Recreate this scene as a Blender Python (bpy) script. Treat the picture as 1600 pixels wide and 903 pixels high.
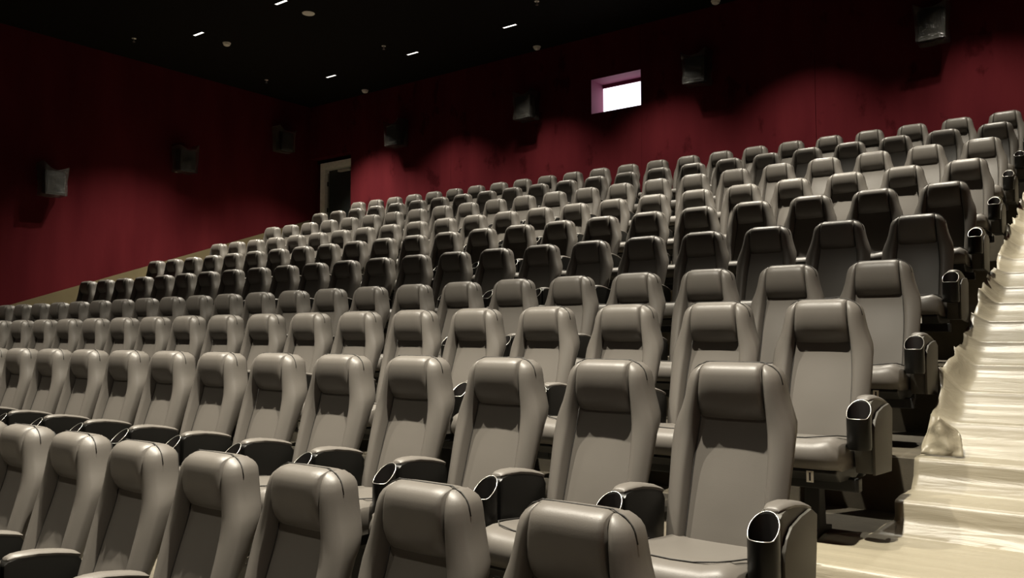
import bpy, bmesh, math, random
from mathutils import Vector, Matrix, noise

random.seed(4)
for o in list(bpy.data.objects):
    bpy.data.objects.remove(o, do_unlink=True)
scene = bpy.context.scene
COL = scene.collection

# ------------------------------------------------------------------ camera
EYE = 1.587                     # eye height above the floor of the front row
YAW, PITCH, ROLL, FPX = 0.64218, 0.05385, -0.00215, 1290.6
cy, sy, cp, sp = math.cos(YAW), math.sin(YAW), math.cos(PITCH), math.sin(PITCH)
F = Vector((-sy * cp, cy * cp, sp))
Rv = Vector((cy, sy, 0))
Uv = Rv.cross(F)
R2 = math.cos(ROLL) * Rv + math.sin(ROLL) * Uv
U2 = -math.sin(ROLL) * Rv + math.cos(ROLL) * Uv
cam_data = bpy.data.cameras.new('camera')
cam_data.sensor_width = 36.0
cam_data.lens = FPX / 1600.0 * 36.0
cam_data.clip_start = 0.05
cam_data.clip_end = 100
cam = bpy.data.objects.new('camera', cam_data)
COL.objects.link(cam)
M = Matrix((R2, U2, -F)).transposed().to_4x4()
M.translation = Vector((0, 0, EYE))
cam.matrix_world = M
scene.camera = cam


def proj(p):
    d = Vector(p) - Vector((0, 0, EYE))
    z = d.dot(F)
    if z < 0.05:
        return None
    return 800 + FPX * d.dot(R2) / z, 451.5 - FPX * d.dot(U2) / z


# ------------------------------------------------------------------ world and exposure
w = bpy.data.worlds.new('world')
scene.world = w
w.use_nodes = True
w.node_tree.nodes['Background'].inputs[0].default_value = (0.01, 0.0095, 0.009, 1)
w.node_tree.nodes['Background'].inputs[1].default_value = 0.05
scene.view_settings.view_transform = 'Standard'
scene.view_settings.look = 'None'
scene.view_settings.gamma = 1
scene.view_settings.use_curve_mapping = False
scene.view_settings.exposure = -0.48

# the hall's ceiling downlights: six columns, and the rows that are switched on
CEIL = 5.6 + EYE
LIGHT_X = [-13.72 + 2.428 * i for i in range(6)]
LIGHT_ROWS = [(-1.0, 0.26), (2.4, 1.60), (8.61, 1.1), (11.8, 0.58)]
SPOT_W = 2350.0
SPOT_BLEND = 0.92
COL_LEVEL = [[0.62, 0.70, 0.80, 0.95, 1.10, 1.22], [0.40, 0.50, 0.66, 0.92, 1.18, 1.5], [1.4, 0.92, 0.88, 0.94, 1.05, 1.15], [2.0, 1.0, 0.9, 0.94, 1.0, 0.9]]     # lamp by lamp, left to right
ROW_DEG = [97.0, 89.5, 97.0, 94.0]
LAMP_COL = (1.0, 0.93, 0.79)

# ------------------------------------------------------------------ hall measures
ROWS = [  # depth of the headrest tops, floor height
    (1.969, 0.000), (3.1445, 0.366), (4.3475, 0.654), (5.557, 0.940), (6.808, 1.377),
    (8.015, 1.801), (9.2776, 2.219), (10.516, 2.668), (11.7468, 3.096), (12.862, 3.481)]
SEAT_X0 = -1.1452 - 0.123       # centre of the seat beside the right-hand stairs
PITCH_X = 0.58
SEATS = 23
TOP = 1.10                      # seat back height
XL, XR = -16.1, 0.85            # side walls
YB = 13.2                       # face of the back wall
YF = -9.0                       # screen end
AISLE_L = SEAT_X0 + 0.33
AISLE_R0 = SEAT_X0 - (SEATS - 1) * PITCH_X - 0.33

# ------------------------------------------------------------------ materials
MATS = {}


def mat(name, col, rough=0.5, metal=0.0, spec=0.5, bump=None, var=None, coat=0.0, emit=None, sheen=0.0, trans=0.0, alpha=1.0):
    m = bpy.data.materials.new(name)
    m.use_nodes = True
    nt = m.node_tree
    b = nt.nodes['Principled BSDF']
    b.inputs['Base Color'].default_value = (*col, 1)
    b.inputs['Roughness'].default_value = rough
    b.inputs['Metallic'].default_value = metal
    b.inputs['Specular IOR Level'].default_value = spec
    b.inputs['Coat Weight'].default_value = coat
    b.inputs['Sheen Weight'].default_value = sheen
    b.inputs['Transmission Weight'].default_value = trans
    b.inputs['Alpha'].default_value = alpha
    if emit:
        b.inputs['Emission Color'].default_value = (*emit[0], 1)
        b.inputs['Emission Strength'].default_value = emit[1]
    tc = nt.nodes.new('ShaderNodeTexCoord')
    if var:                       # (scale, amount, detail)
        n = nt.nodes.new('ShaderNodeTexNoise')
        n.inputs['Scale'].default_value = var[0]
        n.inputs['Detail'].default_value = var[2] if len(var) > 2 else 4
        nt.links.new(tc.outputs['Object'], n.inputs['Vector'])
        r = nt.nodes.new('ShaderNodeValToRGB')
        a = var[1]
        r.color_ramp.elements[0].position = 0.3
        r.color_ramp.elements[1].position = 0.7
        r.color_ramp.elements[0].color = (*[c * (1 - a) for c in col], 1)
        r.color_ramp.elements[1].color = (*[min(1, c * (1 + a)) for c in col], 1)
        nt.links.new(n.outputs['Fac'], r.inputs['Fac'])
        nt.links.new(r.outputs['Color'], b.inputs['Base Color'])
    if bump:                      # (scale, strength, distance)
        n2 = nt.nodes.new('ShaderNodeTexNoise')
        n2.inputs['Scale'].default_value = bump[0]
        n2.inputs['Detail'].default_value = 5
        nt.links.new(tc.outputs['Object'], n2.inputs['Vector'])
        bp = nt.nodes.new('ShaderNodeBump')
        bp.inputs['Strength'].default_value = bump[1]
        bp.inputs['Distance'].default_value = bump[2]
        nt.links.new(n2.outputs['Fac'], bp.inputs['Height'])
        nt.links.new(bp.outputs['Normal'], b.inputs['Normal'])
    MATS[name] = m
    return m


LEATHER = mat('grey_leather', (0.100, 0.0905, 0.079), 0.43, spec=0.33, bump=(260, 0.12, 0.002), var=(3.0, 0.06))
SEAM = mat('dark_stitching', (0.018, 0.016, 0.013), 0.7)
PLASTIC = mat('dark_grey_plastic', (0.0065, 0.0062, 0.0054), 0.33, spec=0.22, bump=(400, 0.08, 0.001))
SHELL = mat('lit_grey_plastic_shell', (0.058, 0.054, 0.045), 0.5, spec=0.3, bump=(400, 0.08, 0.001))  # lighter copy of the arm plastic, aisle light put into its colour
BLACK = mat('black_painted_steel', (0.012, 0.012, 0.011), 0.5)
CUPIN = mat('black_cup_liner', (0.012, 0.010, 0.009), 0.45)
CHROME = mat('pale_metal_rim', (0.55, 0.53, 0.48), 0.3, metal=0.8)
TAG = mat('white_paper_tag', (0.75, 0.72, 0.64), 0.6)
CARPET = mat('bare_floor', (0.075, 0.063, 0.043), 0.9, bump=(300, 0.4, 0.004), var=(8, 0.2))
CONCRETE = mat('step_concrete', (0.30, 0.26, 0.19), 0.85, bump=(60, 0.2, 0.004), var=(5, 0.12))
WAINS = mat('tan_wall_base', (0.125, 0.103, 0.058), 0.75, spec=0.1, var=(4, 0.06))
CEILM = mat('black_brown_ceiling', (0.006, 0.0051, 0.0037), 0.95, spec=0.1)
WHITE = mat('white_plastic', (0.75, 0.72, 0.64), 0.5)
STEEL = mat('sprinkler_metal', (0.6, 0.58, 0.52), 0.3, metal=0.9)
FRAMEM = mat('grey_door_frame', (0.80, 0.79, 0.72), 0.5, var=(14, 0.08))
DOORM = mat('dark_door_leaf', (0.022, 0.026, 0.024), 0.5)
LAMPON = mat('lit_diffuser', (1, 1, 1), 0.5, emit=((1.0, 0.96, 0.88), 3.0))
PANEM = mat('lit_projection_pane', (1, 1, 1), 0.3, emit=((0.93, 0.92, 1.0), 3.2))
SPK = mat('black_speaker_cabinet', (0.02, 0.02, 0.02), 0.7)
WRAP = mat('clear_plastic_wrap', (0.075, 0.072, 0.064), 0.18, spec=0.8, bump=(14, 0.8, 0.05), alpha=0.42)
PINK = mat('pink_red_reveal', (0.17, 0.032, 0.072), 0.8)


def film_material():
    m = mat('cream_protective_film', (0.235, 0.208, 0.151), 0.40, spec=0.36, coat=0.0)
    nt = m.node_tree
    b = nt.nodes['Principled BSDF']
    tc = nt.nodes.new('ShaderNodeTexCoord')
    mp = nt.nodes.new('ShaderNodeMapping')
    mp.inputs['Scale'].default_value = (0.7, 5.0, 5.0)
    nt.links.new(tc.outputs['Object'], mp.inputs['Vector'])
    n = nt.nodes.new('ShaderNodeTexNoise')
    n.inputs['Scale'].default_value = 3.5
    n.inputs['Detail'].default_value = 6
    n.inputs['Distortion'].default_value = 1.1
    nt.links.new(mp.outputs['Vector'], n.inputs['Vector'])
    bp = nt.nodes.new('ShaderNodeBump')
    bp.inputs['Strength'].default_value = 0.4
    bp.inputs['Distance'].default_value = 0.012
    nt.links.new(n.outputs['Fac'], bp.inputs['Height'])
    nt.links.new(bp.outputs['Normal'], b.inputs['Normal'])
    return m


FILM = film_material()


def wall_material(name, smudge):
    m = bpy.data.materials.new(name)
    m.use_nodes = True
    nt = m.node_tree
    b = nt.nodes['Principled BSDF']
    b.inputs['Roughness'].default_value = 0.95
    b.inputs['Specular IOR Level'].default_value = 0.03
    tc = nt.nodes.new('ShaderNodeTexCoord')
    # nap: long vertical strokes
    mp = nt.nodes.new('ShaderNodeMapping')
    mp.inputs['Scale'].default_value = (1.0, 1.0, 0.22)
    nt.links.new(tc.outputs['Object'], mp.inputs['Vector'])
    n = nt.nodes.new('ShaderNodeTexNoise')
    n.inputs['Scale'].default_value = 2.2
    n.inputs['Detail'].default_value = 6
    nt.links.new(mp.outputs['Vector'], n.inputs['Vector'])
    r = nt.nodes.new('ShaderNodeValToRGB')
    r.color_ramp.elements[0].position = 0.25
    r.color_ramp.elements[1].position = 0.75
    r.color_ramp.elements[0].color = (0.058, 0.0072, 0.0100, 1)
    r.color_ramp.elements[1].color = (0.092, 0.0125, 0.0160, 1)
    nt.links.new(n.outputs['Fac'], r.inputs['Fac'])
    # rubbed smudges in the nap
    mp2 = nt.nodes.new('ShaderNodeMapping')
    mp2.inputs['Scale'].default_value = (2.4, 2.4, 1.5)
    nt.links.new(tc.outputs['Object'], mp2.inputs['Vector'])
    n2 = nt.nodes.new('ShaderNodeTexNoise')
    n2.inputs['Scale'].default_value = 1.0
    n2.inputs['Detail'].default_value = 7
    n2.inputs['Roughness'].default_value = 0.6
    nt.links.new(mp2.outputs['Vector'], n2.inputs['Vector'])
    r2 = nt.nodes.new('ShaderNodeValToRGB')
    r2.color_ramp.elements[0].position = 0.575
    r2.color_ramp.elements[1].position = 0.64
    r2.color_ramp.elements[0].color = (1, 1, 1, 1)
    r2.color_ramp.elements[1].color = (0.45, 0.4, 0.4, 1)
    nt.links.new(n2.outputs['Fac'], r2.inputs['Fac'])
    mx = nt.nodes.new('ShaderNodeMix')
    mx.data_type = 'RGBA'
    mx.blend_type = 'MULTIPLY'
    mx.inputs['Factor'].default_value = smudge
    nt.links.new(r.outputs['Color'], mx.inputs['A'])
    nt.links.new(r2.outputs['Color'], mx.inputs['B'])
    nt.links.new(mx.outputs['Result'], b.inputs['Base Color'])
    return m


RED = wall_material('maroon_velvet_wall', 0.75)
REDP = wall_material('plain_maroon_wall', 0.0)

# ------------------------------------------------------------------ mesh helpers


def link(name, me, m, parent=None, smooth=False):
    o = bpy.data.objects.new(name, me)
    COL.objects.link(o)
    if m and not me.materials:
        me.materials.append(m)
    if parent:
        o.parent = parent
    if smooth:
        for p in me.polygons:
            p.use_smooth = True
    return o


def bm_mesh(name, bm):
    bmesh.ops.recalc_face_normals(bm, faces=bm.faces)
    me = bpy.data.meshes.new(name)
    bm.to_mesh(me)
    bm.free()
    return me


def box_bm(bm, x0, x1, y0, y1, z0, z1, bev=0.0):
    r = bmesh.ops.create_cube(bm, size=1.0)
    vs = r['verts']
    for v in vs:
        v.co = Vector((x0 + (v.co.x + .5) * (x1 - x0), y0 + (v.co.y + .5) * (y1 - y0), z0 + (v.co.z + .5) * (z1 - z0)))
    if bev:
        es = list({e for v in vs for e in v.link_edges})
        bmesh.ops.bevel(bm, geom=es, offset=bev, segments=2, affect='EDGES', profile=0.6)


def box(name, x0, x1, y0, y1, z0, z1, m, parent=None, bev=0.0):
    bm = bmesh.new()
    box_bm(bm, x0, x1, y0, y1, z0, z1, bev)
    return link(name, bm_mesh(name, bm), m, parent)


def loft(sections, close_ends=True, closed=True):
    bm = bmesh.new()
    rings = [[bm.verts.new(p) for p in s] for s in sections]
    n = len(rings[0])
    for a, b in zip(rings, rings[1:]):
        for i in range(n if closed else n - 1):
            j = (i + 1) % n
            bm.faces.new((a[i], a[j], b[j], b[i]))
    if close_ends:
        bm.faces.new(rings[0])
        bm.faces.new(rings[-1])
    return bm


def prism(poly_yz, x0, x1, bev=0.0, seg=2):
    bm = loft([[(x0, y, z) for y, z in poly_yz], [(x1, y, z) for y, z in poly_yz]])
    bmesh.ops.recalc_face_normals(bm, faces=bm.faces)
    if bev:
        bmesh.ops.bevel(bm, geom=list(bm.edges), offset=bev, segments=seg, affect='EDGES', profile=0.6)
    return bm


def tube(points, rad, sides=6, closed=False):
    pts = [Vector(p) for p in points]
    secs = []
    n = len(pts)
    ref = Vector((0, 0, 1))
    for i, p in enumerate(pts):
        a = pts[(i - 1) % n] if (closed or i > 0) else p
        b = pts[(i + 1) % n] if (closed or i < n - 1) else p
        t = (b - a).normalized()
        s = t.cross(ref)
        if s.length < 0.1:
            s = t.cross(Vector((1, 0, 0)))
        s.normalize()
        u = s.cross(t).normalized()
        secs.append([p + rad * (math.cos(2 * math.pi * k / sides) * s + math.sin(2 * math.pi * k / sides) * u) for k in range(sides)])
    if closed:
        secs.append(secs[0])
        bm = loft(secs, close_ends=False)
        bmesh.ops.remove_doubles(bm, verts=bm.verts, dist=1e-6)
        return bm
    return loft(secs)


def lerp_table(tab, z):
    if z <= tab[0][0]:
        return tab[0][1]
    for (a, va), (b, vb) in zip(tab, tab[1:]):
        if z <= b:
            t = (z - a) / (b - a)
            return va + (vb - va) * t
    return tab[-1][1]


def smooth_table(tab, z, r=0.02):
    return sum(lerp_table(tab, z + k * r) for k in (-2, -1, 0, 1, 2)) / 5.0


def empty(name, loc, label=None, cat=None, group=None):
    o = bpy.data.objects.new(name, None)
    o.empty_display_size = 0.1
    COL.objects.link(o)
    o.location = loc
    tag(o, label, cat, group)
    return o


def tag(o, label=None, cat=None, group=None, kind=None):
    if label:
        o['label'] = label
    if cat:
        o['category'] = cat
    if group:
        o['group'] = group
    if kind:
        o['kind'] = kind
    return o


def structure(o, label=None):
    o['kind'] = 'structure'
    if label:
        o['label'] = label
    return o


# ------------------------------------------------------------------ the hall shell
# tiers under the seat rows
structure(box('floor', XL - 0.3, XR + 0.3, YF, 2.25, -0.2, 0.0, CARPET), 'bare tan floor in front of the lowest row')
EDGES = [y - 0.90 for y, z in ROWS] + [YB + 0.6]
for i in range(1, 10):
    z = ROWS[i][1]
    structure(box('floor', XL - 0.05, XR + 0.05, EDGES[i], EDGES[i + 1] if i < 9 else YB + 0.55, -0.2, z, CARPET),
              'bare tan tier carrying a row of cinema seats')


# steps in the two aisles, 2 or 3 to a row
def step_list():
    out = []
    for i in range(1, 10):
        z0, z1 = ROWS[i - 1][1], ROWS[i][1]
        k = 2 if z1 - z0 < 0.38 else 3
        for j in range(1, k):
            y0 = EDGES[i] - (k - j) * (0.43 if k == 2 else 0.40)
            out.append((y0, EDGES[i], z0, z0 + (z1 - z0) * j / k))
    return out


STEPS = step_list()
for nm, xa, xb, lab in (('stairs', AISLE_L + 0.02, XR, 'flight of aisle steps beside the right ends of the seat rows'),
                        ('stairs', XL, AISLE_R0 - 0.02, 'flight of aisle steps along the left wall')):
    st = empty(nm, (0.5 * (xa + xb), 1.4, 0))
    structure(st, lab)
    c = st.location
    for (ya, yb, za, zb) in STEPS:
        box('step', xa - c.x, xb - c.x, ya - c.y, yb - c.y - 0.002, za + 0.001, zb, CONCRETE, st, bev=0.006)

structure(box('ceiling', XL - 0.3, XR + 0.3, YF - 0.3, YB + 1.3, CEIL, CEIL + 0.2, CEILM), 'black brown ceiling of the hall')
structure(box('wall_left', XL - 0.25, XL, YF, YB + 0.9, -0.2, CEIL, REDP), 'dark maroon fabric wall on the left side')
structure(box('wall_right', XR, XR + 0.25, YF, YB + 0.9, -0.2, CEIL, REDP), 'dark maroon fabric wall beside the right-hand stairs')
structure(box('wall_front', XL - 0.25, XR + 0.25, YF - 0.25, YF, -0.2, CEIL, CEILM), 'dark screen end wall')

# sloping tan base along the side walls
for sx, nm in ((XL, 'trim_1'), (XR, 'trim_2')):
    line = [(0.9, 0.66)] + [(ROWS[i][0] - 0.5, ROWS[i][1] + 0.74) for i in range(1, 10)] + [(YB, ROWS[9][1] + 0.78)]
    s = 1 if sx == XL else -1
    # straight top line from the fourth row to the back, as one board per stretch
    za = EYE + 0.55
    zf = lambda y: max(0.5, za + (y - 6.52) * 0.336)
    poly = [(-0.5, 0.0), (-0.5, zf(-0.5))] + [(3.39, zf(3.39)), (YB, zf(YB)), (YB, 0.0)]
    structure(link(nm, bm_mesh(nm, prism(poly, min(sx, sx + s * 0.018), max(sx, sx + s * 0.018))), WAINS),
              'tan base panel rising along the side wall with the steps')

# back wall: fabric panels with narrow joints, projection opening, door recess on the left
back = empty('wall_back', (-7.6, YB, 0))
structure(back, 'maroon velvet panelled wall behind the last row')
WX0, WX1, WZ0, WZ1 = -8.0, -6.95, EYE + 4.12, EYE + 4.78
DOORX = -14.62
FLJ = ROWS[9][1]


def panel(x0, x1, z0, z1):
    g = 0.003
    box('panel', x0 + g + 7.6, x1 - g + 7.6, 0.0, 0.22, z0, z1, RED, back)


for a, b in ((DOORX, -11.5), (-11.5, WX0), (WX1, -3.87), (-3.87, XR + 0.0)):
    panel(a, b, FLJ - 0.2, CEIL)
panel(WX0 - 0.003, WX1 + 0.003, FLJ - 0.2, WZ0)
panel(WX0 - 0.003, WX1 + 0.003, WZ1, CEIL)
panel(XL, DOORX, EYE + 4.30, CEIL)
box('backing', DOORX + 7.6, WX0 + 7.6, 0.22, 0.70, FLJ - 0.2, CEIL, CEILM, back)
box('backing', WX1 + 7.6, XR + 7.6, 0.22, 0.70, FLJ - 0.2, CEIL, CEILM, back)
box('backing', WX0 + 7.6, WX1 + 7.6, 0.22, 0.70, FLJ - 0.2, WZ0 - 0.02, CEILM, back)
box('backing', WX0 + 7.6, WX1 + 7.6, 0.22, 0.70, WZ1 + 0.02, CEIL, CEILM, back)
box('backing', XL + 7.6, DOORX + 7.6, 0.24, 0.70, EYE + 4.22, CEIL, CEILM, back)

# projection window
D = 0.46
win = empty('window_1', (0.5 * (WX0 + WX1), YB, WZ0))
structure(win, 'lit projection window in a pink red recess high in the back wall')
hw, hh = 0.5 * (WX1 - WX0), WZ1 - WZ0
box('reveal', -hw - 0.02, -hw + 0.004, 0.003, D, -0.02, hh + 0.02, PINK, win)
box('reveal', hw - 0.004, hw + 0.02, 0.003, D, -0.02, hh + 0.02, PINK, win)
box('reveal', -hw, hw, 0.003, D, hh - 0.004, hh + 0.02, PINK, win)
box('reveal', -hw, hw, 0.003, D, -0.02, 0.004, PINK, win)
box('frame', -hw, hw, D - 0.03, D, hh - 0.07, hh, PINK, win)
box('pane', -hw, hw, D - 0.012, D, 0.0, hh - 0.065, PANEM, win)

# door in its recess
YD = 13.45
door = empty('door_1', (-15.37, YD, FLJ))
structure(door, 'dark door in a pale grey frame at the left end of the back wall')
ox0, ox1, oh = -0.60, 0.68, EYE + 4.215 - FLJ
fw = 0.17


def jamb(name, x0, x1, y0, y1, z0, z1, m):
    return box(name, x0, x1, y0, y1, z0, z1, m, door, bev=0.006)


jamb('door_frame', ox0, ox0 + fw, -0.03, 0.20, 0.0, oh, FRAMEM)
jamb('door_frame', ox1 - fw, ox1, -0.03, 0.20, 0.0, oh, FRAMEM)
jamb('door_frame', ox0 + fw, ox1 - fw, -0.03, 0.20, oh - 0.17, oh, FRAMEM)
leaf = box('door_leaf', ox0 + fw + 0.012, ox1 - fw - 0.006, 0.10, 0.145, 0.008, oh - 0.18, DOORM, door, bev=0.004)
box('hinge_strip', ox0 + fw + 0.001, ox0 + fw + 0.011, 0.06, 0.10, 0.2, oh - 0.25, CHROME, leaf)
for hz in (0.3, 1.1, 1.75):
    box('hinge', ox0 + fw - 0.006, ox0 + fw + 0.02, 0.045, 0.075, hz, hz + 0.11, BLACK, leaf, bev=0.004)
clo = box('door_closer', 0.0, 0.42, 0.0, 0.09, oh - 0.265, oh - 0.215, WHITE, leaf, bev=0.008)
box('door_handle', 0.40, 0.44, 0.04, 0.10, 1.0, 1.12, CHROME, leaf, bev=0.006)
box('recess_wall', XL + 15.37, ox0 - 0.001, 0.0, 0.3, 0.0, CEIL - FLJ - 2.0, RED, door)

# ------------------------------------------------------------------ cinema seat (origin on the floor under the headrest; faces -Y)
WID = [(0.36, 0.226), (0.45, 0.236), (0.60, 0.243), (0.75, 0.250), (0.83, 0.249), (0.88, 0.234), (0.93, 0.212), (0.98, 0.198), (1.03, 0.190), (1.055, 0.184), (1.075, 0.172), (1.09, 0.152), (1.097, 0.132)]
CEN = [(0.36, 0.155), (0.70, 0.156), (0.84, 0.146), (0.90, 0.139), (1.09, 0.122), (1.10, 0.121)]
BASE = [(0.36, -0.148), (0.60, -0.066), (0.78, -0.010), (0.86, 0.010), (1.10, 0.016)]
BUMP = [(0.36, 0.030), (0.45, 0.046), (0.65, 0.056), (0.78, 0.058), (0.88, 0.058), (0.98, 0.057), (1.05, 0.052), (1.08, 0.042), (1.10, 0.028)]
THICK = [(0.36, 0.075), (0.60, 0.085), (0.80, 0.095), (0.95, 0.112), (1.06, 0.112), (1.09, 0.105), (1.10, 0.085)]


def front_y(u, z, wv):
    c = smooth_table(CEN, z)
    b = smooth_table(BASE, z)
    a = abs(u)
    y = b
    if a > c:
        t = min(1.0, (a - c) / max(0.01, wv - c))
        y -= smooth_table(BUMP, z) * math.sin(math.pi * min(1.0, 0.36 + 0.30 * t)) * min(1.0, t * 9) ** 0.5
    else:
        y -= 0.012 * math.cos(a / c * math.pi / 2) * max(0.0, 1 - abs(z - 0.6) / 0.3)
    return y + 0.040 * (a / wv) ** 9


def backrest_bm():
    zs = [0.36, 0.42, 0.48, 0.54, 0.60, 0.66, 0.72, 0.76, 0.80, 0.84, 0.88, 0.92, 0.96, 1.0, 1.03, 1.055, 1.072, 1.084, 1.092, 1.097]
    secs = []
    for z in zs:
        wv = smooth_table(WID, z, 0.006) if z < 1.09 else lerp_table(WID, min(z, 1.095))
        b = smooth_table(BASE, z)
        t = smooth_table(THICK, z, 0.004)
        inset = 0.0
        if z > 1.05:
            q = (z - 1.05) / 0.05
            inset = 0.028 * (1 - math.sqrt(max(0.0, 1 - min(1, q) ** 2)))
        sec = []
        c = smooth_table(CEN, z)
        us = [-0.99, -0.93, -0.86, -0.78, -0.70]
        fr = [-wv * 0.995, -wv * 0.965, -(c + (wv - c) * 0.75), -(c + (wv - c) * 0.55), -(c + (wv - c) * 0.36), -(c + (wv - c) * 0.20), -(c + (wv - c) * 0.08), -c * 0.985, -c * 0.75, -c * 0.4, 0]
        fr = fr + [-v for v in fr[-2::-1]]
        for u in fr:
            sec.append((u, front_y(u, z, wv) + inset, z))
        under = min(1.0, max(0.0, (0.90 - z) / 0.10))
        u2 = min(1.0, max(0.0, (0.88 - z) / 0.43))
        rb = 1.0 - 0.10 * under - 0.20 * u2
        sec.append((wv * (1.0 - 0.045 * under - 0.06 * u2), b + t * 0.40, z))
        sec.append((wv * (0.99 - 0.08 * under - 0.14 * u2), b + t * 0.72, z))
        for k in (0.93, 0.7, 0.35, 0.0, -0.35, -0.7, -0.93):
            sec.append((wv * k * rb, b + t - 0.022 * abs(k) ** 6 - inset, z))
        sec.append((-wv * (0.99 - 0.08 * under - 0.14 * u2), b + t * 0.72, z))
        sec.append((-wv * (1.0 - 0.045 * under - 0.06 * u2), b + t * 0.40, z))
        secs.append(sec)
    return loft(secs)


def pillow_bm():
    prof = [(0.085, 1.092), (0.060, 1.103), (0.030, 1.106), (0.004, 1.103), (-0.021, 1.094), (-0.037, 1.077), (-0.044, 1.053), (-0.0465, 1.02), (-0.045, 0.985),
            (-0.038, 0.950), (-0.022, 0.918), (-0.003, 0.895), (0.012, 0.884), (0.03, 0.880)]
    us = [-1.0, -0.99, -0.955, -0.87, -0.57, 0, 0.57, 0.87, 0.955, 0.99, 1.0]
    secs = []
    for q in us:
        a = abs(q)
        e = 0.012 * max(0.0, (a - 0.86) / 0.14) ** 2.2
        sec = []
        for (y, z) in prof + [(0.05, 0.93), (0.07, 1.05)]:
            hw_ = 0.120 + 0.016 * min(1.0, max(0.0, (1.09 - z) / 0.20))
            yy = y + e * (1.0 if y < 0.02 else 0.2)
            zz = z - (0.006 * max(0, (a - 0.85) / 0.15) if z > 1.08 else 0) - (0.004 * (1 - a * a) if z < 0.93 else 0)
            sec.append((q * hw_, yy, zz))
        secs.append(sec)
    return loft(secs)


def cushion_bm():
    us = [-0.236, -0.232, -0.22, -0.19, -0.13, -0.06, 0.0, 0.06, 0.13, 0.19, 0.22, 0.232, 0.236]
    secs = []
    for u in us:
        a = abs(u) / 0.236
        s = max(0.0, (a - 0.72) / 0.28)
        roll = 0.020 * s ** 2.5
        bol = 0.012 * math.exp(-((a - 0.78) / 0.13) ** 2)
        prof = [(-0.10, 0.425), (-0.20, 0.432), (-0.34, 0.446), (-0.46, 0.458), (-0.55, 0.462), (-0.60, 0.456), (-0.632, 0.440), (-0.648, 0.415), (-0.652, 0.385), (-0.645, 0.355), (-0.625, 0.335), (-0.56, 0.325)]
        sec = []
        for (y, z) in prof:
            zz = z
            yy = y
            if z > 0.40:
                zz = z - roll + bol
            if y < -0.6:
                yy = y + roll * 1.2 + 0.01 * a * a
            sec.append((u, yy, zz))
        sec += [(u, -0.35, 0.32), (u, -0.12, 0.34)]
        secs.append(sec)
    return loft(secs)


def seam_on_back(sign):
    pts = []
    for k in range(13):
        z = 0.40 + k * (0.885 - 0.40) / 12
        wv = smooth_table(WID, z, 0.006)
        u = smooth_table(CEN, z) * 0.972
        pts.append((sign * u, front_y(u, z, wv) - 0.0012, z))
    return tube(pts, 0.0026, 5)


def top_seam():
    half = []
    for z in (1.02, 1.05, 1.066, 1.08, 1.09, 1.096):
        wv = smooth_table(WID, z, 0.006) if z < 1.09 else lerp_table(WID, z)
        half.append((wv + 0.0005, 0.030, z + 0.0015))
    mid = [(u, 0.030, 1.1065) for u in (0.118, 0.06, 0.0, -0.06, -0.118)]
    pts = half + mid + [(-x, y, z) for (x, y, z) in half[::-1]]
    return tube(pts, 0.0024, 5)


ARM_X = 0.29                    # arm centre line
CUP_Y, CUP_R = -0.475, 0.052


def cup_top(y):                 # slanted mouth, higher at the back
    return max(0.553, 0.583 + (y - CUP_Y) * 0.92)


def arm_bm():
    # side profile of the moulded arm, thick box with rounded edges
    poly = [(-0.418, 0.40), (-0.418, 0.612), (-0.400, 0.624), (-0.36, 0.632), (-0.28, 0.628), (-0.18, 0.612), (-0.11, 0.593), (-0.085, 0.56), (-0.10, 0.40), (-0.13, 0.30), (-0.40, 0.30)]
    bm = prism(poly, -0.039, 0.039, bev=0.010)
    return bm


def pad_bm():
    us = [-0.040, -0.038, -0.032, -0.018, 0, 0.018, 0.032, 0.038, 0.040]
    ys = [-0.400, -0.392, -0.375, -0.34, -0.28, -0.20, -0.15, -0.11, -0.10]
    secs = []
    for y in ys:
        base = lerp_table([(-0.43, 0.626), (-0.36, 0.637), (-0.28, 0.634), (-0.18, 0.618), (-0.06, 0.586)], y)
        end = min(1.0, max(0.0, min(y + 0.402, -0.098 - y) / 0.02)) ** 0.5
        nar = 0.62 + 0.38 * min(1.0, (y + 0.40) / 0.05 + 0.05) if y < -0.35 else 1.0
        sec = [(u * nar, y, base + 0.013 * end * (1 - (abs(u) / 0.0405) ** 4)) for u in us]
        sec += [(0.035 * nar, y, base - 0.012), (-0.035 * nar, y, base - 0.012)]
        secs.append(sec)
    return loft(secs)


def cup_bm():
    bm = bmesh.new()
    n = 28
    ro, ri = CUP_R, CUP_R - 0.004
    rings = []
    for (r, zf) in ((ro * 0.93, None), (ro, 'b'), (ro, 't'), (ri, 't'), (ri * 0.95, 'i')):
        ring = []
        for k in range(n):
            a = 2 * math.pi * k / n
            x, y = r * math.cos(a), CUP_Y + r * math.sin(a) * 1.05
            z = {None: 0.418, 'b': 0.430, 't': cup_top(y), 'i': 0.44}[zf]
            ring.append(bm.verts.new((x, y, z)))
        rings.append(ring)
    for a, b in zip(rings, rings[1:]):
        for k in range(n):
            bm.faces.new((a[k], a[(k + 1) % n], b[(k + 1) % n], b[k]))
    bm.faces.new(rings[0])
    bm.faces.new(rings[-1])
    return bm


def liner_bm():
    bm = bmesh.new()
    n = 28
    rings = []
    for (r, f) in ((CUP_R - 0.0045, 't'), (CUP_R - 0.006, 'b')):
        ring = []
        for k in range(n):
            a = 2 * math.pi * k / n
            x, y = r * math.cos(a), CUP_Y + r * math.sin(a) * 1.05
            ring.append(bm.verts.new((x, y, cup_top(y) - 0.004 if f == 't' else 0.445)))
        rings.append(ring)
    for k in range(n):
        bm.faces.new((rings[0][k], rings[0][(k + 1) % n], rings[1][(k + 1) % n], rings[1][k]))
    bm.faces.new(rings[1])
    return bm


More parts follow.
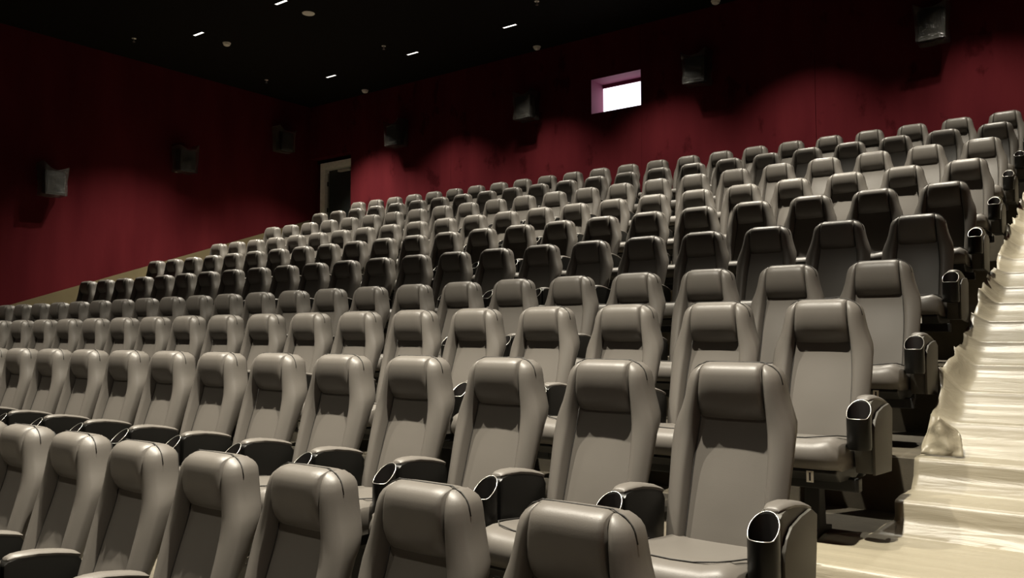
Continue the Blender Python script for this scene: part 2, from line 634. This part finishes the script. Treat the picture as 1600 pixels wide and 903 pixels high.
def rim_bm():
    pts = []
    for k in range(32):
        a = 2 * math.pi * k / 32
        x, y = (CUP_R - 0.002) * math.cos(a), CUP_Y + (CUP_R - 0.002) * 1.05 * math.sin(a)
        pts.append((x, y, cup_top(y) + 0.001))
    return tube(pts, 0.0017, 6, closed=True)


def endpanel_bm(s):
    poly = [(-0.425, 0.30), (-0.43, 0.46), (-0.425, 0.505), (-0.40, 0.545), (-0.35, 0.575), (-0.25, 0.592), (-0.14, 0.600), (-0.075, 0.57), (-0.09, 0.45), (-0.12, 0.28)]
    x0, x1 = (0.040, 0.054) if s > 0 else (-0.054, -0.040)
    return prism(poly, x0, x1, bev=0.005)


def mesh(name, bm, m, smooth=True, angle=None):
    me = bm_mesh(name, bm)
    me.materials.append(m)
    if smooth:
        for p in me.polygons:
            p.use_smooth = True
        if angle:
            me.set_sharp_from_angle(angle=math.radians(angle))
    return me


ME = {
    'backrest': mesh('backrest', backrest_bm(), LEATHER, angle=60),
    'headrest': mesh('headrest', pillow_bm(), LEATHER, angle=60),
    'cushion': mesh('cushion', cushion_bm(), LEATHER, angle=60),
    'seam_a': mesh('seam', seam_on_back(-1), SEAM),
    'seam_b': mesh('seam', seam_on_back(1), SEAM),
    'top_seam': mesh('top_seam', top_seam(), SEAM),
    'arm': mesh('armrest', arm_bm(), PLASTIC, angle=40),
    'arm_end': mesh('armrest', arm_bm(), SHELL, angle=40),  # same arm in the lit tone for the aisle ends
    'pad': mesh('arm_pad', pad_bm(), LEATHER, angle=60),
    'cup': mesh('cup_holder', cup_bm(), PLASTIC, angle=50),
    'liner': mesh('cup_liner', liner_bm(), CUPIN, angle=50),
    'rim': mesh('cup_rim', rim_bm(), CHROME),
    'endp_r': mesh('end_panel', endpanel_bm(1), SHELL, angle=40),
    'endp_l': mesh('end_panel', endpanel_bm(-1), SHELL, angle=40),
}


def part_box(name, *a, bev=0.0):
    m = a[-1]
    bm = bmesh.new()
    box_bm(bm, *a[:-1], bev)
    me = bm_mesh(name, bm)
    me.materials.append(m)
    return me


def pan_bm():
    poly = [(-0.60, 0.335), (-0.605, 0.318), (-0.55, 0.275), (-0.30, 0.26), (-0.12, 0.30), (-0.12, 0.345)]
    return prism(poly, -0.225, 0.225, bev=0.008)


def seatpipe_bm():
    pts = [(-0.215, -0.30, 0.449), (-0.212, -0.42, 0.464), (-0.200, -0.50, 0.474), (-0.16, -0.545, 0.473), (-0.08, -0.560, 0.464), (0, -0.565, 0.4625), (0.08, -0.560, 0.464), (0.16, -0.545, 0.473), (0.200, -0.50, 0.474), (0.212, -0.42, 0.464), (0.215, -0.30, 0.449)]
    return tube(pts, 0.003, 5)


def shell_bm():
    secs = []
    for z in (0.40, 0.44, 0.55, 0.66, 0.76, 0.84, 0.92, 1.0, 1.05, 1.07):
        wv = smooth_table(WID, z, 0.006) * (0.80 if z < 1.06 else 0.74) * (1 - 0.26 * min(1.0, max(0.0, (0.92 - z) / 0.47)))
        b = smooth_table(BASE, z) + smooth_table(THICK, z, 0.004)
        k = 0.008 if z not in (0.40, 1.07) else 0.001
        secs.append([(-wv, b - 0.012, z), (-wv * 0.97, b + k * 0.7, z), (-wv * 0.5, b + k, z), (0, b + k + 0.001, z), (wv * 0.5, b + k, z), (wv * 0.97, b + k * 0.7, z), (wv, b - 0.012, z)])
    return loft(secs)


ME['shell'] = mesh('added_back_shell', shell_bm(), BLACK, angle=50)  # unseen rear panel, added in black to cut light bounced onto the row behind
ME['pan'] = mesh('seat_pan', pan_bm(), BLACK, smooth=False)
ME['seat_pipe'] = mesh('cushion_piping', seatpipe_bm(), SEAM)
ME['beam'] = part_box('beam', -0.25, 0.33, -0.42, -0.36, 0.215, 0.275, BLACK, bev=0.006)
ME['beam_end'] = part_box('beam', -0.25, 0.27, -0.42, -0.36, 0.215, 0.275, BLACK, bev=0.006)


def leg_bm():
    poly = [(-0.50, 0.0), (-0.50, 0.02), (-0.43, 0.035), (-0.415, 0.22), (-0.335, 0.22), (-0.32, 0.035), (-0.23, 0.02), (-0.23, 0.0)]
    return prism(poly, -0.035, 0.035, bev=0.004)


ME['leg'] = mesh('leg', leg_bm(), BLACK, smooth=False)
ME['tag'] = part_box('number_tag', 0.098, 0.128, -0.612, -0.6085, 0.275, 0.325, TAG)
ME['tag_mark'] = part_box('tag_mark', 0.109, 0.117, -0.6125, -0.6119, 0.282, 0.318, SEAM)
ME['bracket'] = part_box('back_bracket', -0.215, 0.215, -0.12, -0.06, 0.24, 0.42, BLACK, bev=0.01)


def lk(name, key, parent, x=0.0):
    o = bpy.data.objects.new(name, ME[key])
    COL.objects.link(o)
    o.parent = parent
    o.location = (x, 0, 0)
    return o


ORD = ['first', 'second', 'third', 'fourth', 'fifth', 'sixth', 'seventh', 'eighth', 'ninth', 'tenth', 'eleventh', 'twelfth', 'thirteenth', 'fourteenth',
       'fifteenth', 'sixteenth', 'seventeenth', 'eighteenth', 'nineteenth', 'twentieth', 'twenty-first', 'twenty-second', 'twenty-third']
ROWNAME = ['nearest row', 'second row', 'third row', 'fourth row', 'fifth row', 'sixth row', 'seventh row', 'eighth row', 'ninth row', 'tenth and last row']


def add_arm(seat, x, endside=0):
    a = lk('armrest', 'arm_end' if endside else 'arm', seat, x)
    lk('arm_pad', 'pad', a)
    lk('cup_holder', 'cup', a)
    lk('cup_liner', 'liner', a)
    lk('cup_rim', 'rim', a)
    if endside:
        lk('end_panel', 'endp_r' if endside > 0 else 'endp_l', a)
    return a


for r, (yr, zr) in enumerate(ROWS):
    for n in range(SEATS):
        x = SEAT_X0 - n * PITCH_X
        q = proj((x + 0.3, yr, zr + TOP))
        if q is None or q[0] < -150:
            continue
        end = 'beside the covered stairs' if n == 0 else ('at the left wall end' if n == SEATS - 1 else '')
        if n == 0:
            lab = 'grey leather cinema seat ending the %s at the covered stairs' % ROWNAME[r]
        elif n == SEATS - 1:
            lab = 'grey leather cinema seat at the far left end of the %s' % ROWNAME[r]
        else:
            lab = 'grey leather cinema seat in the %s, %s seat from the covered stairs' % (ROWNAME[r], ORD[n])
        s = empty('cinema_seat', (x, yr, zr), lab, 'seat', 'cinema seats, %s' % ROWNAME[r])
        b = lk('backrest', 'backrest', s)
        lk('seam', 'seam_a', b)
        lk('seam', 'seam_b', b)
        lk('top_seam', 'top_seam', b)
        lk('headrest', 'headrest', s)
        lk('added_back_shell', 'shell', s)
        c = lk('seat_cushion', 'cushion', s)
        lk('cushion_piping', 'seat_pipe', c)
        lk('seat_pan', 'pan', s)
        lk('back_bracket', 'bracket', s)
        lk('beam', 'beam_end' if n == 0 else 'beam', s)
        lk('leg', 'leg', s, 0.06)
        t = lk('number_tag', 'tag', s)
        lk('tag_mark', 'tag_mark', t)
        add_arm(s, ARM_X, 1 if n == 0 else 0)
        if n == SEATS - 1:
            add_arm(s, -ARM_X, -1)


# ------------------------------------------------------------------ protective film over the right-hand stairs
def film_profile():
    """stair profile (y, z) walked from the front up to the back, densely sampled"""
    key = [(1.3, 0.0)]
    edges = []
    for i in range(1, 10):
        for (ya, yb, za, zb) in STEPS:
            if yb == EDGES[i]:
                edges.append((ya, zb))
        edges.append((EDGES[i], ROWS[i][1]))
    edges.sort()
    z = 0.0
    for (y, zt) in edges:
        if y > 5.0:
            key += [(y - 0.30, z), (y - 0.085, z + (zt - z) * 0.53), (y - 0.022, zt - 0.024), (y - 0.008, zt - 0.008), (y - 0.004, zt)]
        else:
            key += [(y - 0.105, z), (y - 0.036, z + (zt - z) * 0.42), (y - 0.012, zt - 0.016), (y - 0.004, zt)]
        z = zt
    key.append((YB - 0.03, z))
    out = []
    for (a, b) in zip(key, key[1:]):
        L = math.hypot(b[0] - a[0], b[1] - a[1])
        k = max(2, int(L / 0.022))
        nrm = (-(b[1] - a[1]) / L, (b[0] - a[0]) / L)
        for j in range(k):
            t = j / k
            edge = min(t, 1 - t) * L
            out.append((a[0] + (b[0] - a[0]) * t, a[1] + (b[1] - a[1]) * t, nrm, edge))
    out.append((key[-1][0], key[-1][1], (0, 1), 0.0))
    return out


def film_sheet():
    bm = bmesh.new()
    prof = film_profile()
    NX = 64
    rows = []
    s = 0.0
    py, pz = prof[0][0], prof[0][1]
    for (y, z, nrm, edge) in prof:
        s += math.hypot(y - py, z - pz)
        py, pz = y, z
        wide = min(1.0, max(0.0, (y - EDGES[2] + 0.30) / 0.08)) * min(1.0, max(0.0, (EDGES[3] - 0.46 - y) / 0.22))
        xl = AISLE_L + 0.03 - 0.25 * wide + 0.015 * noise.noise(Vector((s * 3, 7, 1)))
        row = []
        for k in range(NX + 1):
            t = k / NX
            x = xl + (XR - 0.02 - xl) * t
            amp = 0.001 + 0.008 * min(1.0, edge / 0.07)
            n1 = noise.noise(Vector((x * 1.6, s * 5.5, 3.1)))
            n2 = noise.noise(Vector((x * 4.0, s * 11.0, 9.7)))
            ridge = (1 - abs(noise.noise(Vector((x * 1.1 + 4, s * 6.5, 1.3))))) ** 6
            h = 0.006 + amp * (0.5 * n1 + 0.35 * n2 + 0.55 * ridge)
            yy = y + nrm[0] * h
            zz = z + nrm[1] * h
            # loose edge standing up against the seat ends
            d = x - xl
            if d < 0.12 and y > EDGES[3] + 0.2:
                q = (1 - d / 0.12) ** 1.4
                ramp = min(1.0, (y - EDGES[3] - 0.2) / 0.3)
                lift = ramp * max(0.01, 0.085 + 0.12 * noise.noise(Vector((2.0, s * 1.1, 5.0))) + 0.03 * noise.noise(Vector((8.0, s * 6.0, 5.0)))) * q
                zz += lift
                yy += 0.05 * q * noise.noise(Vector((3.0, s * 2.0, 1.0)))
                x = x + 0.03 * q * noise.noise(Vector((5.0, s * 4.0, 2.0)))
            row.append(bm.verts.new((x, yy, zz)))
        rows.append(row)
    for a, b in zip(rows, rows[1:]):
        for k in range(NX):
            bm.faces.new((a[k], a[k + 1], b[k + 1], b[k]))
    return bm


film = link('protective_film', bm_mesh('protective_film', film_sheet()), FILM, smooth=True)
film.data.set_sharp_from_angle(angle=math.radians(50))
tag(film, 'crumpled cream plastic sheet covering the stairs beside the seat rows', 'plastic sheet')
sol = film.modifiers.new('thickness', 'SOLIDIFY')
sol.thickness = 0.002

# a loose flap of film standing up on the steps beside the third row
def flap_bm():
    bm = bmesh.new()
    rows = []
    for i in range(15):
        u = i / 14
        row = []
        for j in range(11):
            v = j / 10
            x = -0.10 + 0.20 * u + 0.05 * v * (0.5 - u)
            z = 0.20 * v * (1 - 0.75 * abs(u - 0.42) ** 0.8) + 0.004
            y = 0.07 * v + 0.035 * math.sin(u * 7 + v * 2) * (0.3 + v) + 0.02 * noise.noise(Vector((u * 5, v * 4, 2)))
            row.append(bm.verts.new((x, y, z)))
        rows.append(row)
    for a, b in zip(rows, rows[1:]):
        for k in range(10):
            bm.faces.new((a[k], a[k + 1], b[k + 1], b[k]))
    return bm


flap = link('loose_film_flap', bm_mesh('loose_film_flap', flap_bm()), FILM, smooth=True)
flap.location = (-0.80, EDGES[3] + 0.10, ROWS[3][1] + 0.012)
flap.modifiers.new('thickness', 'SOLIDIFY').thickness = 0.002
tag(flap, 'small creased flap of cream film standing up at the end of the fourth row', 'plastic flap')

# ------------------------------------------------------------------ ceiling fittings
lamp_me = {}


def downlight_meshes():
    bm = bmesh.new()
    L, W, t, d = 0.16, 0.04, 0.012, 0.018
    box_bm(bm, -L, L, -W, -W + t, -d, 0)
    box_bm(bm, -L, L, W - t, W, -d, 0)
    box_bm(bm, -L, -L + t, -W + t, W - t, -d, 0)
    box_bm(bm, L - t, L, -W + t, W - t, -d, 0)
    f = bm_mesh('trim_frame', bm)
    f.materials.append(BLACK)
    dif = part_box('diffuser', -L + t, L - t, -W + t, W - t, -0.012, 0.0, LAMPON)
    return f, dif


TRF, DIF = downlight_meshes()
SDS = {}
for ri, (ly, lv) in enumerate(LIGHT_ROWS):
    for ci in range(6):
        sd = bpy.data.lights.new('downlight_beam', 'SPOT')
        sd.energy = SPOT_W * lv * COL_LEVEL[ri][ci]
        sd.spot_size = math.radians(ROW_DEG[ri])
        sd.spot_blend = SPOT_BLEND
        sd.shadow_soft_size = 0.05
        sd.color = LAMP_COL
        SDS[ri, ci] = sd
COLN = ['by the left wall', 'second from the left wall', 'third from the left wall', 'third from the right wall', 'second from the right wall', 'by the right wall']
for ri, (ly, lv) in enumerate(LIGHT_ROWS):
    for ci, lx in enumerate(LIGHT_X):
        e = empty('ceiling_downlight', (lx, ly, CEIL), None, None, None)
        rn = ['before the seats', 'above the second seat row', 'above the sixth seat row', 'nearest the back wall'][ri]
        tag(e, 'short lit ceiling light %s, %s' % (rn, COLN[ci]), 'ceiling light', 'ceiling downlights')
        o = bpy.data.objects.new('trim_frame', TRF)
        COL.objects.link(o)
        o.parent = e
        o = bpy.data.objects.new('diffuser', DIF)
        COL.objects.link(o)
        o.parent = e
        lo = bpy.data.objects.new('downlight_beam', SDS[ri, ci])
        COL.objects.link(lo)
        lo.location = (lx, ly, CEIL - 0.03)


def disc(bm, r0, r1, z0, z1, n=24):
    a = [bm.verts.new((r0 * math.cos(2 * math.pi * k / n), r0 * math.sin(2 * math.pi * k / n), z0)) for k in range(n)]
    b = [bm.verts.new((r1 * math.cos(2 * math.pi * k / n), r1 * math.sin(2 * math.pi * k / n), z1)) for k in range(n)]
    for k in range(n):
        bm.faces.new((a[k], a[(k + 1) % n], b[(k + 1) % n], b[k]))
    bm.faces.new(a)
    bm.faces.new(b)


def disc_mesh(name, lst, m):
    bm = bmesh.new()
    for a in lst:
        disc(bm, *a)
    me = bm_mesh(name, bm)
    me.materials.append(m)
    return me


DET_BASE = disc_mesh('base', [(0.075, 0.078, -0.018, 0.0)], WHITE)
DET_HEAD = disc_mesh('sensor_head', [(0.035, 0.062, -0.062, -0.045), (0.062, 0.066, -0.045, -0.018)], WHITE)
for k, (x, y, lab) in enumerate([(-13.75, 9.23, 'white smoke detector on the ceiling near the left wall, seventh seat row'),
                                 (-13.93, 12.99, 'white smoke detector at the back left corner of the ceiling, above the door'),
                                 (-9.11, 13.01, 'white smoke detector on the ceiling, left above the projection window'),
                                 (-5.42, 13.0, 'white smoke detector at the top picture edge, right of the projection window')]):
    e = empty('smoke_detector', (x, y, CEIL), lab, 'smoke detector', 'smoke detectors on the ceiling')
    for nm, me in (('base', DET_BASE), ('sensor_head', DET_HEAD)):
        o = bpy.data.objects.new(nm, me)
        COL.objects.link(o)
        o.parent = e
e = empty('ceiling_disc', (-11.33, 9.22, CEIL), 'flat white round cover plate on the ceiling between two lit bars', 'ceiling cover')
for nm, me in (('rim', disc_mesh('rim', [(0.105, 0.110, -0.008, 0.0)], WHITE)), ('plate', disc_mesh('plate', [(0.085, 0.09, -0.014, -0.008)], WHITE))):
    o = bpy.data.objects.new(nm, me)
    COL.objects.link(o)
    o.parent = e
SP_PLATE = disc_mesh('plate', [(0.040, 0.042, -0.006, 0.0)], WHITE)
SP_STEM = disc_mesh('stem', [(0.011, 0.011, -0.06, -0.006)], STEEL)
SP_DEF = disc_mesh('deflector', [(0.024, 0.024, -0.066, -0.060)], STEEL)
for (x, y, lab) in [(-14.94, 8.03, 'small ceiling sprinkler head far left, alone on the dark ceiling'),
                    (-15.09, 11.14, 'small ceiling sprinkler head above the left wall, left of the rearmost lit bar'),
                    (-11.47, 11.18, 'small ceiling sprinkler head between the two rear lit bars'),
                    (-7.84, 11.2, 'small ceiling sprinkler head at the top picture edge')]:
    e = empty('sprinkler_head', (x, y, CEIL), lab, 'sprinkler', 'sprinklers on the ceiling')
    for nm, me in (('plate', SP_PLATE), ('stem', SP_STEM), ('deflector', SP_DEF)):
        o = bpy.data.objects.new(nm, me)
        COL.objects.link(o)
        o.parent = e


# ------------------------------------------------------------------ wall loudspeakers wrapped in plastic
def wrap_bm(w, h, d, seed):
    """loose bag around the cabinet, pulled into two tied corners at the top"""
    bm = bmesh.new()
    bmesh.ops.create_cube(bm, size=1.0)
    bmesh.ops.subdivide_edges(bm, edges=bm.edges, cuts=9, use_grid_fill=True)
    for v in bm.verts:
        p = v.co.copy()
        x, y, z = p.x * w, p.y * d, p.z * h
        top = max(0.0, p.z) * 2
        x *= 1.0 + 0.16 * top
        corner = (abs(p.x) * 2) ** 3 * top ** 2
        z += 0.06 * corner * (1 + 0.8 * math.sin(seed * 3 + (1 if p.x > 0 else 4)))
        z -= 0.035 * (1 - (2 * p.x) ** 2) * top
        n = noise.noise_vector(Vector((x * 7 + seed * 5, y * 7, z * 7)))
        v.co = Vector((x, y, z)) + n * 0.018
    return bm


def wall_speaker(loc, rotz, seed, lab):
    e = empty('wall_speaker', loc, lab, 'loudspeaker', 'loudspeakers wrapped in plastic on the walls')
    e.rotation_euler = (0, 0, rotz)
    W_, H_, D_ = 0.34, 0.44, 0.26
    cab = empty('tilt', (0, 0, 0))
    bpy.data.objects.remove(cab)
    bm = bmesh.new()
    secs = []
    for (y, ww) in ((-0.36, W_), (-0.30, W_ + 0.01), (-0.10, W_ * 0.72)):
        dz = -0.16 * (-(y + 0.10))
        secs.append([(-ww / 2, y, -H_ / 2 + dz), (ww / 2, y, -H_ / 2 + dz), (ww / 2, y, H_ / 2 + dz), (-ww / 2, y, H_ / 2 + dz)])
    bm = loft(secs)
    bmesh.ops.recalc_face_normals(bm, faces=bm.faces)
    bmesh.ops.bevel(bm, geom=list(bm.edges), offset=0.012, segments=2, affect='EDGES')
    cabo = link('cabinet', bm_mesh('cabinet', bm), SPK, e)
    box('grille', -W_ / 2 + 0.02, W_ / 2 - 0.02, -0.372, -0.359, -H_ / 2, H_ / 2 - 0.06, BLACK, cabo, bev=0.004)
    box('bracket', -0.05, 0.05, -0.11, -0.0, -0.06, 0.06, BLACK, e, bev=0.008)
    wm = bm_mesh('plastic_wrap', wrap_bm(W_ + 0.05, H_ + 0.07, 0.33, seed))
    wo = link('plastic_wrap', wm, WRAP, e, smooth=False)
    wo.location = (0, -0.235, -0.02)
    wo['label'] = 'crumpled clear plastic bag'
    return e


SPKR = [((XL, 7.04, EYE + 2.83), math.pi / 2, 'leftmost plastic-wrapped loudspeaker on the left wall'),
        ((XL, 9.70, EYE + 3.68), math.pi / 2, 'middle plastic-wrapped loudspeaker on the left wall'),
        ((XL, 12.23, EYE + 4.56), math.pi / 2, 'plastic-wrapped loudspeaker on the left wall, closest to the door'),
        ((-12.91, YB, EYE + 4.42), 0, 'plastic-wrapped loudspeaker on the back wall, just right of the door'),
        ((-9.34, YB, EYE + 4.45), 0, 'plastic-wrapped loudspeaker on the back wall, left of the projection window'),
        ((-5.76, YB, EYE + 4.49), 0, 'plastic-wrapped loudspeaker on the back wall, right of the projection window'),
        ((-2.14, YB, EYE + 4.44), 0, 'rightmost plastic-wrapped loudspeaker on the back wall')]
for k, (loc, rz, lab) in enumerate(SPKR):
    wall_speaker(loc, rz, k + 1, lab)
